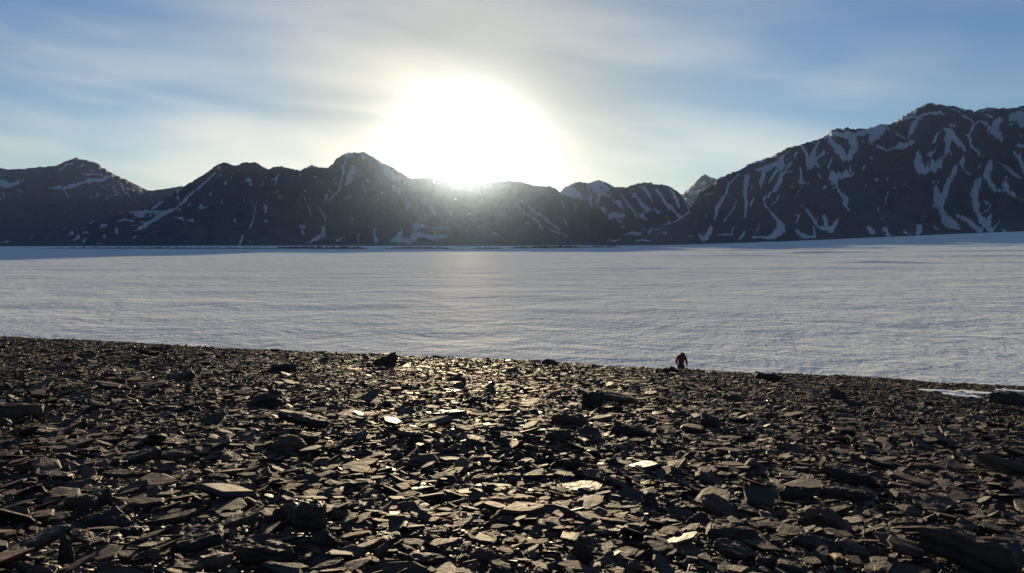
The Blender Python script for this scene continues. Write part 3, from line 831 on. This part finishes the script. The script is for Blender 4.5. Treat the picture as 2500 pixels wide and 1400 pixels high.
 ('curved plate', 'curved plate with a lit rim, below the level pale plate', 2205, 1296, 94, 24, 'lens', 4, 10, -2, .45, 'slab'),
 ('grey angular slab', 'grey angular slab dipping right near the bottom, right of centre', 1790, 1372, 100, 56, 'slab', -26, 20, 16, .7, 'slab'),
 ('block right of the angular slab', 'small block at the right end of the grey angular slab', 1870, 1392, 54, 40, 'block', 12, 10, 8, .8, 'stone'),
 ('lit stone on the bottom', 'lit flat stone left below the grey angular slab', 1750, 1392, 66, 32, 'slab', 10, 22, 0, .7, 'stone'),
 ('tapering slab', 'tapering slab with a pale crest, bottom right of centre', 2000, 1352, 136, 44, 'wedge_l', -12, 6, 10, .6, 'slab'),
 ('bottom hump', 'dark humped slab on the bottom edge, right of centre', 1930, 1408, 94, 44, 'slab', -18, 20, 12, .7, 'slab'),
 ('dark brown slab', 'dark brown slab right of the tapering slab with a pale crest', 2085, 1366, 84, 44, 'slab', -30, 14, 22, .6, 'slab'),
 ('candle-like shard', 'small pale shard standing up before the dark rounded boulder', 1926, 1230, 28, 34, 'plate_up', 6, 0, 30, .35, 'shard'),
 ('thin standing sliver', 'thin sliver standing upright near the right edge', 2466, 1056, 17, 25, 'fin', 0, 0, -10, .5, 'shard'),
]

rng = random.Random(21)
heroes = []
for (short, label, px, py, wp, hp, shape, yaw, dip, roll, dw, cat) in HERO:
    dip = dip * 0.3 - 6.0 if shape in ('slab', 'lens', 'block', 'cube') else dip
    P = hit(px, min(py, 1404))
    if py > 1404:
        P = hit(px, py)
    dist = math.hypot(P.y, P.x * 0) / math.cos(PITCH)
    k = P.y / F_PX * 1.02
    L = wp * k
    H = hp * k
    D = L * dw
    view = (CAM_Z - P.z) / P.y                       # how steeply we look down on it
    topf = None
    n, rings, det = 11, 4, 1
    if wp > 60:
        det = 2
    if shape in ('slab', 'lens'):
        dipr = R(dip)
        s = view * math.cos(dipr) + math.sin(dipr)
        T = min(max(H - D * s * 0.85, 0.08 * L), 0.20 * L)
        D = min(max((H - T * 0.7) / max(s, 0.15), 0.34 * L), 1.05 * L)
        W = D / L
        if shape == 'lens':
            topf = lambda x, y: 1.15 - 3.2 * x * x
            n = 12
        else:
            sl = rng.uniform(-0.5, 0.5)
            topf = lambda x, y, sl=sl: 0.9 + sl * x
            n = rng.randint(8, 12)
    else:
        W = dw
        T = max(H - D * view * 0.5, 0.25 * H)
        if shape == 'wedge_r':
            topf = lambda x, y: 0.55 + 0.95 * x
        elif shape == 'wedge_l':
            topf = lambda x, y: 0.65 - 0.75 * x
        elif shape == 'roof':
            a = rng.uniform(-0.12, 0.12)
            topf = lambda x, y, a=a: 1.05 - 1.5 * abs(x - a) - 0.35 * abs(y)
        elif shape == 'dome':
            topf = lambda x, y, W=W: max(1.05 - 2.3 * x * x - 2.3 * (y / W) ** 2, 0.12)
            rings = 5
        elif shape == 'block':
            n = rng.randint(7, 9)
            topf = lambda x, y, s=rng.uniform(-0.25, 0.25): 0.95 + s * x
        elif shape == 'cube':
            n = 6
            topf = lambda x, y: 0.95 - 0.12 * x
        elif shape == 'plate_up':
            W = 0.30
            topf = lambda x, y: 1.1 - 1.6 * abs(x - 0.12)
            T = H
        elif shape == 'fin':
            W = 0.35
            topf = lambda x, y: 1.1 - 1.0 * abs(x)
            T = H
    me = stone_mesh(cat, rng, n=n, W=W, T=T / L, rings=rings, detail=det, top=topf)
    o = link({'slab': 'slate_slab', 'stone': 'slate_stone', 'shard': 'slate_shard', 'cobble': 'cobble', 'boulder': 'boulder'}[cat], me)
    o.scale = (L, L, L)
    cd = D * 0.5 if shape in ('slab', 'lens') else D * 0.35
    o.rotation_euler = Euler((R(dip), R(roll), R(yaw)), 'XYZ')
    gy = P.y + cd * 0.6
    gx = P.x * gy / P.y
    gz = float(ground_z(gx, gy))
    if shape in ('slab', 'lens'):
        zc = gz + 0.5 * T + 0.5 * D * math.sin(R(abs(dip))) * 0.8 + 0.03 * L
    else:
        zc = gz + 0.5 * T - 0.06 * T
    o.location = (gx, gy, zc + 0.06 * min(L, 0.8))
    tag(o, label, cat, 'large slate rocks on the moraine', 'thing')
    heroes.append((short, o, gx, gy, L, wp))

# ------------------------------------------------------------------ the rest of the rubble
nrg = np.random.default_rng(5)
S_all = []
classes = [(0.030, 480, 9.0), (0.052, 300, 15.0), (0.085, 160, 25.0), (0.14, 80, 47.0), (0.22, 25, 52.0), (0.34, 3.4, 52.0), (0.50, 0.25, 50.0)]
for s0, dens, ymax in classes:
    ymin = 3.6
    half = lambda y: 0.75 * y + 2.2
    area = 0.75 * (ymax ** 2 - ymin ** 2) + 4.4 * (ymax - ymin)
    n = int(area * dens)
    yy = np.sqrt(nrg.uniform(ymin ** 2, ymax ** 2, n))
    xx = nrg.uniform(-1, 1, n) * half(yy)
    # uneven sorting: patches of coarser and finer rubble
    patch = fbm(xx * 0.25, yy * 0.25, int(s0 * 1000), 3)
    keep = nrg.uniform(0, 1, n) < np.clip(0.72 + 0.9 * patch, 0.15, 1) * (1 - 0.55 * sstep(14, 30, yy) * (s0 > 0.2))
    xx, yy = xx[keep], yy[keep]
    s = np.minimum(s0 * np.exp(nrg.normal(0, 0.26, len(xx))), 0.58)
    S_all.append(np.stack([xx, yy, s, np.full(len(xx), s0)], 1))
S = np.concatenate(S_all)
# keep clear of the large stones' middles for stones of some size
for short, o, gx, gy, L, wp in heroes:
    d = np.hypot(S[:, 0] - gx, S[:, 1] - gy)
    S = S[~((d < 0.42 * L + 0.35 * S[:, 2]) & (S[:, 2] > 0.05 + 0.10 * L))]
# keep the snow patch at the right clear
e = edge_y(S[:, 0])
N = len(S)
x, y, s = S[:, 0], S[:, 1], S[:, 2]
gz = ground_z(x, y)
right = sstep(-6, 9, x / np.maximum(y, 4) * 12)
tilt_x = nrg.normal(-3.5, 10, N)                          # dips towards the viewer
tilt_y = nrg.normal(0, 11, N) + 9 * right - 3
big_tilt = nrg.uniform(0, 1, N) < 0.07
tilt_x = np.where(big_tilt & (s < 0.26), nrg.normal(0, 42, N), tilt_x)
yaw = nrg.normal(0, 38, N) + np.where(nrg.uniform(0, 1, N) < 0.3, 90, 0)
ROT = np.radians(np.stack([tilt_x, tilt_y, yaw], 1))
idx = nrg.integers(0, NPROTO, N)
idx = np.where((idx % 8 == 7) & (s > 0.2), idx - 1 - nrg.integers(0, 6, N), idx)       # the blocky shapes stay small
SC = np.stack([s * nrg.uniform(0.85, 1.25, N), s * nrg.uniform(0.8, 1.2, N), s * nrg.uniform(0.8, 1.4, N)], 1)
POS = np.stack([x, y, gz + s * nrg.uniform(0.0, 0.14, N) + 0.012 + 0.02 * (s > 0.1)], 1)

# drop stones that lie on the snow patch
PATCH = []
for px_, py_, wpx in [(2290, 957, 100), (2400, 963, 130), (2480, 958, 90), (2350, 970, 90)]:
    p = hit(px_, py_)
    PATCH.append((p.x, p.y, wpx / F_PX * p.y * 0.5, 0.95))


def patch_field(x, y):
    f = -9.0
    for cx, cy_, rx, ry in PATCH:
        q = 1 - np.sqrt(((x - cx) / rx) ** 2 + ((y - cy_) / ry) ** 2)
        f = np.maximum(f, q)
    return f + 0.28 * fbm(x * 0.5, y * 0.8, 91, 3)


on_snow = (patch_field(x, y) > 0.06) & (nrg.uniform(0, 1, N) < 0.95)
# near the camera nothing may stand in the lens
ok = ~on_snow & (np.hypot(x, y) > 3.4)
# how large each one shows
inview = (np.abs(x) < 0.672 * y) & (y > 5.0) & (y < e[:N] + 0.5)
pxsize = np.where(ok & inview, SC[:, 0] * F_PX / y, 0)
NIND = 300 - len(heroes) - 2
order = np.argsort(-pxsize)[:NIND]
rest = ok.copy()
rest[order] = False

# individuals: copies sharing the shapes
proto_obs = []
used = {}
ind = []
for i in order:
    me, kd = protos[idx[i]]
    o = bpy.data.objects.new('slate_shard' if kd == 'plate' else 'slate_chunk', me)
    COL.objects.link(o)
    o.location = POS[i]
    o.rotation_euler = Euler(tuple(ROT[i]), 'XYZ')
    o.scale = tuple(SC[i])
    ind.append((o, kd, i))


def describe(o, kd, i):
    dx, dy, dz = (PDIM[idx[i]][a] * SC[i][a] for a in range(3))
    lo, sh = max(dx, dy), min(dx, dy)
    form = 'narrow' if lo / sh > 2.0 else ('squarish' if lo / sh < 1.3 else 'oblong')
    if kd == 'chunk':
        body = 'chunk of slate'
    else:
        body = ('thin shard' if dz / lo < 0.17 else 'thick shard')
    lie = 'steeply tilted' if abs(tilt_x[i]) > 28 else ('right-dipping' if tilt_y[i] > 12 else ('left-dipping' if tilt_y[i] < -9 else 'flat-lying'))
    best = min(heroes, key=lambda h: math.hypot(h[2] - x[i], (h[3] - y[i])))
    short, ho, hx, hy, L, wp = best
    ddx, ddy = x[i] - hx * y[i] / hy, y[i] - hy
    if abs(ddx) > abs(ddy) * 0.6:
        rel = 'left of' if ddx < 0 else 'right of'
    else:
        rel = 'behind' if ddy > 0 else 'in front of'
    return lie, form, body, rel, short, math.hypot(hx - x[i], hy - y[i])


from collections import defaultdict
buckets = defaultdict(list)
for o, kd, i in ind:
    lie, form, body, rel, short, dd = describe(o, kd, i)
    buckets[(lie, form, body, rel, short)].append((dd, o))
ORD = ['nearest', 'second', 'third', 'fourth', 'fifth', 'sixth', 'seventh', 'eighth', 'ninth', 'tenth']
for (lie, form, body, rel, short), lst in buckets.items():
    lst.sort(key=lambda t: t[0])
    for k, (dd, o) in enumerate(lst):
        pre = '' if len(lst) == 1 else (ORD[min(k, 9)] + ' ')
        tag(o, f'{pre}{lie} {form} {body} {rel} the {short}', 'shard' if body != 'chunk of slate' else 'stone', 'slate shards strewn over the moraine')

# everything smaller: one mass of rubble, scattered as instances of the same shapes
sel = np.nonzero(rest)[0]
pm = bpy.data.meshes.new('slate_rubble')
pm.vertices.add(len(sel))
pm.vertices.foreach_set('co', POS[sel].astype(np.float32).ravel())
a = pm.attributes.new('rot', 'FLOAT_VECTOR', 'POINT')
a.data.foreach_set('vector', ROT[sel].astype(np.float32).ravel())
a = pm.attributes.new('scl', 'FLOAT_VECTOR', 'POINT')
a.data.foreach_set('vector', SC[sel].astype(np.float32).ravel())
a = pm.attributes.new('pick', 'INT', 'POINT')
a.data.foreach_set('value', idx[sel].astype(np.int32))
pm.materials.append(M_SLATE)
pm.update()
rubble = link('slate_rubble', pm)
tag(rubble, kind='stuff')
ng = bpy.data.node_groups.new('scatter', 'GeometryNodeTree')
ng.interface.new_socket('Geometry', in_out='INPUT', socket_type='NodeSocketGeometry')
ng.interface.new_socket('Geometry', in_out='OUTPUT', socket_type='NodeSocketGeometry')
gi = ng.nodes.new('NodeGroupInput')
go = ng.nodes.new('NodeGroupOutput')
join = ng.nodes.new('GeometryNodeGeometryToInstance')
for me, kd in reversed(protos):
    po = bpy.data.objects.new('shard_shape', me)      # not linked: shape source only
    ob = ng.nodes.new('GeometryNodeObjectInfo')
    ob.transform_space = 'ORIGINAL'
    ob.inputs['Object'].default_value = po
    ob.inputs['As Instance'].default_value = False
    ng.links.new(ob.outputs['Geometry'], join.inputs[0])
iop = ng.nodes.new('GeometryNodeInstanceOnPoints')
iop.inputs['Pick Instance'].default_value = True
ng.links.new(gi.outputs[0], iop.inputs['Points'])
ng.links.new(join.outputs[0], iop.inputs['Instance'])
for nm, typ, sock in (('rot', 'FLOAT_VECTOR', 'Rotation'), ('scl', 'FLOAT_VECTOR', 'Scale'), ('pick', 'INT', 'Instance Index')):
    na = ng.nodes.new('GeometryNodeInputNamedAttribute')
    na.data_type = typ
    na.inputs['Name'].default_value = nm
    out = [q for q in na.outputs if q.enabled and q.name == 'Attribute'][0]
    if sock == 'Rotation':
        er = ng.nodes.new('FunctionNodeEulerToRotation')
        ng.links.new(out, er.inputs[0])
        out = er.outputs[0]
    ng.links.new(out, iop.inputs[sock])
ng.links.new(iop.outputs[0], go.inputs[0])
md = rubble.modifiers.new('scatter', 'NODES')
md.node_group = ng
print('stones in rubble', len(sel), 'individual', len(ind), 'heroes', len(heroes))

# ------------------------------------------------------------------ snow patch among the rubble at the right
p0 = PATCH[1]
gx_ = np.linspace(p0[0] - 9, p0[0] + 9, 150)
gy_ = np.linspace(p0[1] - 6, p0[1] + 7, 110)
SX, SY = np.meshgrid(gx_, gy_)
fld = patch_field(SX, SY)
SZ = ground_z(SX, SY) + np.clip(0.03 + 0.28 * fld, -0.4, 0.09) + 0.02 * fbm(SX * 2, SY * 2, 95, 2)
snow_patch = link('snow_patch', grid_mesh('snow_patch', SX, SY, SZ, M_SNOW))
tag(snow_patch, 'flat bright patch of old snow among the rubble at the right edge', 'snow patch')

# ------------------------------------------------------------------ the person
M_SKIN = mat_plain('skin', (0.36, 0.22, 0.16), 0.55, 0.08, 40)
M_RED = mat_plain('jacket_cloth', (0.21, 0.042, 0.032), 0.8, 0.15, 25)
M_TROU = mat_plain('trouser_cloth', (0.030, 0.036, 0.044), 0.85, 0.2, 25)
M_HAIR = mat_plain('hair', (0.022, 0.018, 0.016), 0.6, 0.3, 60)
M_BOOT = mat_plain('boot_leather', (0.03, 0.022, 0.016), 0.6, 0.2, 40)


def skin_mesh(name, joints, edges, root, levels=2):
    names = list(joints)
    me = bpy.data.meshes.new(name)
    me.from_pydata([joints[k][0] for k in names], [(names.index(a), names.index(b)) for a, b in edges], [])
    ob = bpy.data.objects.new('tmp', me)
    COL.objects.link(ob)
    ob.modifiers.new('s', 'SKIN')
    for k, sv in zip(names, me.skin_vertices[0].data):
        r_ = joints[k][1]
        sv.radius = r_ if isinstance(r_, tuple) else (r_, r_)
        sv.use_root = (k == root)
    sd = ob.modifiers.new('d', 'SUBSURF')
    sd.levels = levels
    sd.render_levels = levels
    dg = bpy.context.evaluated_depsgraph_get()
    res = bpy.data.meshes.new_from_object(ob.evaluated_get(dg))
    res.name = name
    bpy.data.objects.remove(ob)
    for p_ in res.polygons:
        p_.use_smooth = True
    return res


def tube(bm, pts, radii, seg=8):
    rings_ = []
    for k, (p, r_) in enumerate(zip(pts, radii)):
        d = (Vector(pts[min(k + 1, len(pts) - 1)]) - Vector(pts[max(k - 1, 0)])).normalized()
        q = d.to_track_quat('Z', 'Y')
        rings_.append([bm.verts.new(Vector(p) + q @ Vector((r_ * math.cos(a), r_ * math.sin(a), 0))) for a in np.linspace(0, 2 * math.pi, seg, endpoint=False)])
    for a, b in zip(rings_[:-1], rings_[1:]):
        for i in range(seg):
            bm.faces.new((a[i], a[(i + 1) % seg], b[(i + 1) % seg], b[i]))
    bm.faces.new(list(reversed(rings_[0])))
    bm.faces.new(rings_[-1])


J = {
    'pelvis': ((0, 0, .95), (.15, .11)), 'belly': ((0, -.04, 1.10), (.15, .11)), 'chest': ((0, -.12, 1.32), (.17, .12)), 'neck': ((0, -.20, 1.47), (.06, .06)),
    'headbase': ((0, -.26, 1.50), (.07, .075)), 'head': ((0, -.33, 1.505), (.085, .10)), 'chin': ((0, -.36, 1.43), (.06, .06)),
    'shl': ((-.19, -.13, 1.39), .065), 'ell': ((-.29, -.06, 1.12), .045), 'wrl': ((-.235, -.13, .90), .030), 'hal': ((-.225, -.15, .83), (.042, .022)),
    'shr': ((.19, -.13, 1.39), .065), 'elr': ((.29, -.12, 1.11), .045), 'wrr': ((.305, -.17, .86), .030), 'har': ((.31, -.185, .79), (.042, .022)),
    'hil': ((-.10, -.01, .88), .095), 'knl': ((-.13, -.20, .54), .060), 'anl': ((-.12, -.06, .10), .042), 'tol': ((-.13, -.24, .05), .040),
    'hir': ((.10, .01, .88), .095), 'knr': ((.16, -.02, .49), .060), 'anr': ((.21, .14, .10), .042), 'tor': ((.22, -.03, .05), .040),
}
ED = [('pelvis', 'belly'), ('belly', 'chest'), ('chest', 'neck'), ('neck', 'headbase'), ('headbase', 'head'), ('head', 'chin'),
      ('chest', 'shl'), ('shl', 'ell'), ('ell', 'wrl'), ('wrl', 'hal'), ('chest', 'shr'), ('shr', 'elr'), ('elr', 'wrr'), ('wrr', 'har'),
      ('pelvis', 'hil'), ('hil', 'knl'), ('knl', 'anl'), ('anl', 'tol'), ('pelvis', 'hir'), ('hir', 'knr'), ('knr', 'anr'), ('anr', 'tor')]
body = skin_mesh('body', J, ED, 'pelvis')
bm = bmesh.new()
bm.from_mesh(body)
for hx, hy, hz, sgn in ((-.225, -.15, .83, -1), (.31, -.185, .79, 1)):
    for k, (oy, ln) in enumerate(((-.032, .070), (-.011, .080), (.011, .076), (.031, .060))):
        b0 = Vector((hx, hy + oy * 0.9, hz - .02))
        tube(bm, [b0, b0 + Vector((-.004 * sgn, -.004, -ln * .55)), b0 + Vector((-.018 * sgn, -.010, -ln)), b0 + Vector((-.032 * sgn, -.012, -ln * 1.15))], [.0095, .009, .0085, .006])
    t0 = Vector((hx, hy - .035, hz + .015))
    tube(bm, [t0, t0 + Vector((-.008 * sgn, -.026, -.022)), t0 + Vector((-.020 * sgn, -.034, -.052))], [.011, .010, .007])
# face: nose, brow, eyes and ears on the bowed head (looking down and forward)
tube(bm, [(0, -.425, 1.495), (0, -.452, 1.470), (0, -.435, 1.450)], [.010, .016, .012])
for sx in (-1, 1):
    bmesh.ops.create_uvsphere(bm, u_segments=8, v_segments=6, radius=.014, matrix=Matrix.Translation((.033 * sx, -.412, 1.488)))
    bmesh.ops.create_uvsphere(bm, u_segments=8, v_segments=6, radius=.026, matrix=Matrix.Translation((.088 * sx, -.32, 1.49)) @ Matrix.Diagonal((.4, .7, 1.2, 1)))
tube(bm, [(-.025, -.418, 1.432), (0, -.426, 1.430), (.025, -.418, 1.432)], [.006, .009, .006])
bm.to_mesh(body)
bm.free()
body.materials.append(M_SKIN)


def grow(keys, add, over=None):
    out_ = {}
    for k in keys:
        p_, r_ = J[k]
        r_ = r_ if isinstance(r_, tuple) else (r_, r_)
        out_[k] = (p_, (r_[0] + add, r_[1] + add))
    for k, v_ in (over or {}).items():
        out_[k] = v_
    return out_


PP = hit(1662, 899)
pgy = 45.85
pdir = pix(1662, 899)
pgx = pdir.x * pgy
PB = Vector((pgx, pgy, float(ground_z(pgx, pgy))))
person = link('person', None)
person.location = PB + Vector((0, 0, 0.03))
person.rotation_euler = (0, 0, R(4))
person.scale = (1.08, 1.08, 1.08)
tag(person, 'person in a dark red jacket with bowed head standing on the skyline before the snow', 'person')
link('body', body, person)
jk = grow(['belly', 'chest', 'shl', 'ell', 'shr', 'elr'], .026, {
    'hem': ((0, -.01, .93), (.19, .15)), 'neck': ((0, -.19, 1.45), (.085, .085)), 'cul': ((-.243, -.12, .925), (.045, .045)), 'cur': ((.303, -.165, .885), (.045, .045))})
jm = skin_mesh('jacket', jk, [('hem', 'belly'), ('belly', 'chest'), ('chest', 'neck'), ('chest', 'shl'), ('shl', 'ell'), ('ell', 'cul'), ('chest', 'shr'), ('shr', 'elr'), ('elr', 'cur')], 'chest')
jm.materials.append(M_RED)
link('jacket', jm, person)
tk = grow(['pelvis', 'hil', 'knl', 'hir', 'knr'], .028, {'waist': ((0, -.02, 1.03), (.165, .13)), 'anl': ((-.12, -.06, .12), (.068, .068)), 'anr': ((.21, .13, .12), (.068, .068))})
tm = skin_mesh('trousers', tk, [('waist', 'pelvis'), ('pelvis', 'hil'), ('hil', 'knl'), ('knl', 'anl'), ('pelvis', 'hir'), ('hir', 'knr'), ('knr', 'anr')], 'pelvis')
tm.materials.append(M_TROU)
link('trousers', tm, person)
hm = skin_mesh('hair', {'a': ((0, -.24, 1.535), (.085, .07)), 'b': ((0, -.31, 1.55), (.10, .09)), 'c': ((0, -.385, 1.54), (.085, .06))}, [('a', 'b'), ('b', 'c')], 'b')
hm.materials.append(M_HAIR)
link('hair', hm, person)
for a_, t_ in (('anl', 'tol'), ('anr', 'tor')):
    q = Vector(J[t_][0])
    h_ = Vector(J[a_][0])
    bmm = skin_mesh('boot', {'a': (h_ + Vector((0, 0, .10)), .062), 'b': (h_ + Vector((0, .01, -.04)), .058), 'c': (q + Vector((0, -.03, 0)), (.052, .045))}, [('a', 'b'), ('b', 'c')], 'b')
    bmm.materials.append(M_BOOT)
    link('boot', bmm, person)

# ------------------------------------------------------------------ haze over the glacier basin
HX = 12500.0
bm = bmesh.new()
bmesh.ops.create_cube(bm, size=1.0)
for v_ in bm.verts:
    v_.co = (v_.co.x * 2 * HX, v_.co.y * 2 * HX, -36.0 if v_.co.z < 0 else 700.0)
hme = bpy.data.meshes.new('haze')
bm.to_mesh(hme)
bm.free()
mh = bpy.data.materials.new('haze')
mh.use_nodes = True
mh.node_tree.nodes.clear()
hb = NB(mh.node_tree)
aer = hb.n('ShaderNodeVolumePrincipled', i={'Color': (1.0, 0.78, 0.52, 1), 'Density': 0.42e-5, 'Anisotropy': 0.95})
air = hb.n('ShaderNodeVolumePrincipled', i={'Color': (0.30, 0.57, 1.0, 1), 'Density': 1.6e-5, 'Anisotropy': 0.0})
pv = hb.n('ShaderNodeAddShader', i={0: aer.outputs[0], 1: air.outputs[0]})
hb.n('ShaderNodeOutputMaterial', i={'Volume': pv.outputs[0]})
hme.materials.append(mh)
haze = link('haze', hme)
tag(haze, kind='stuff')
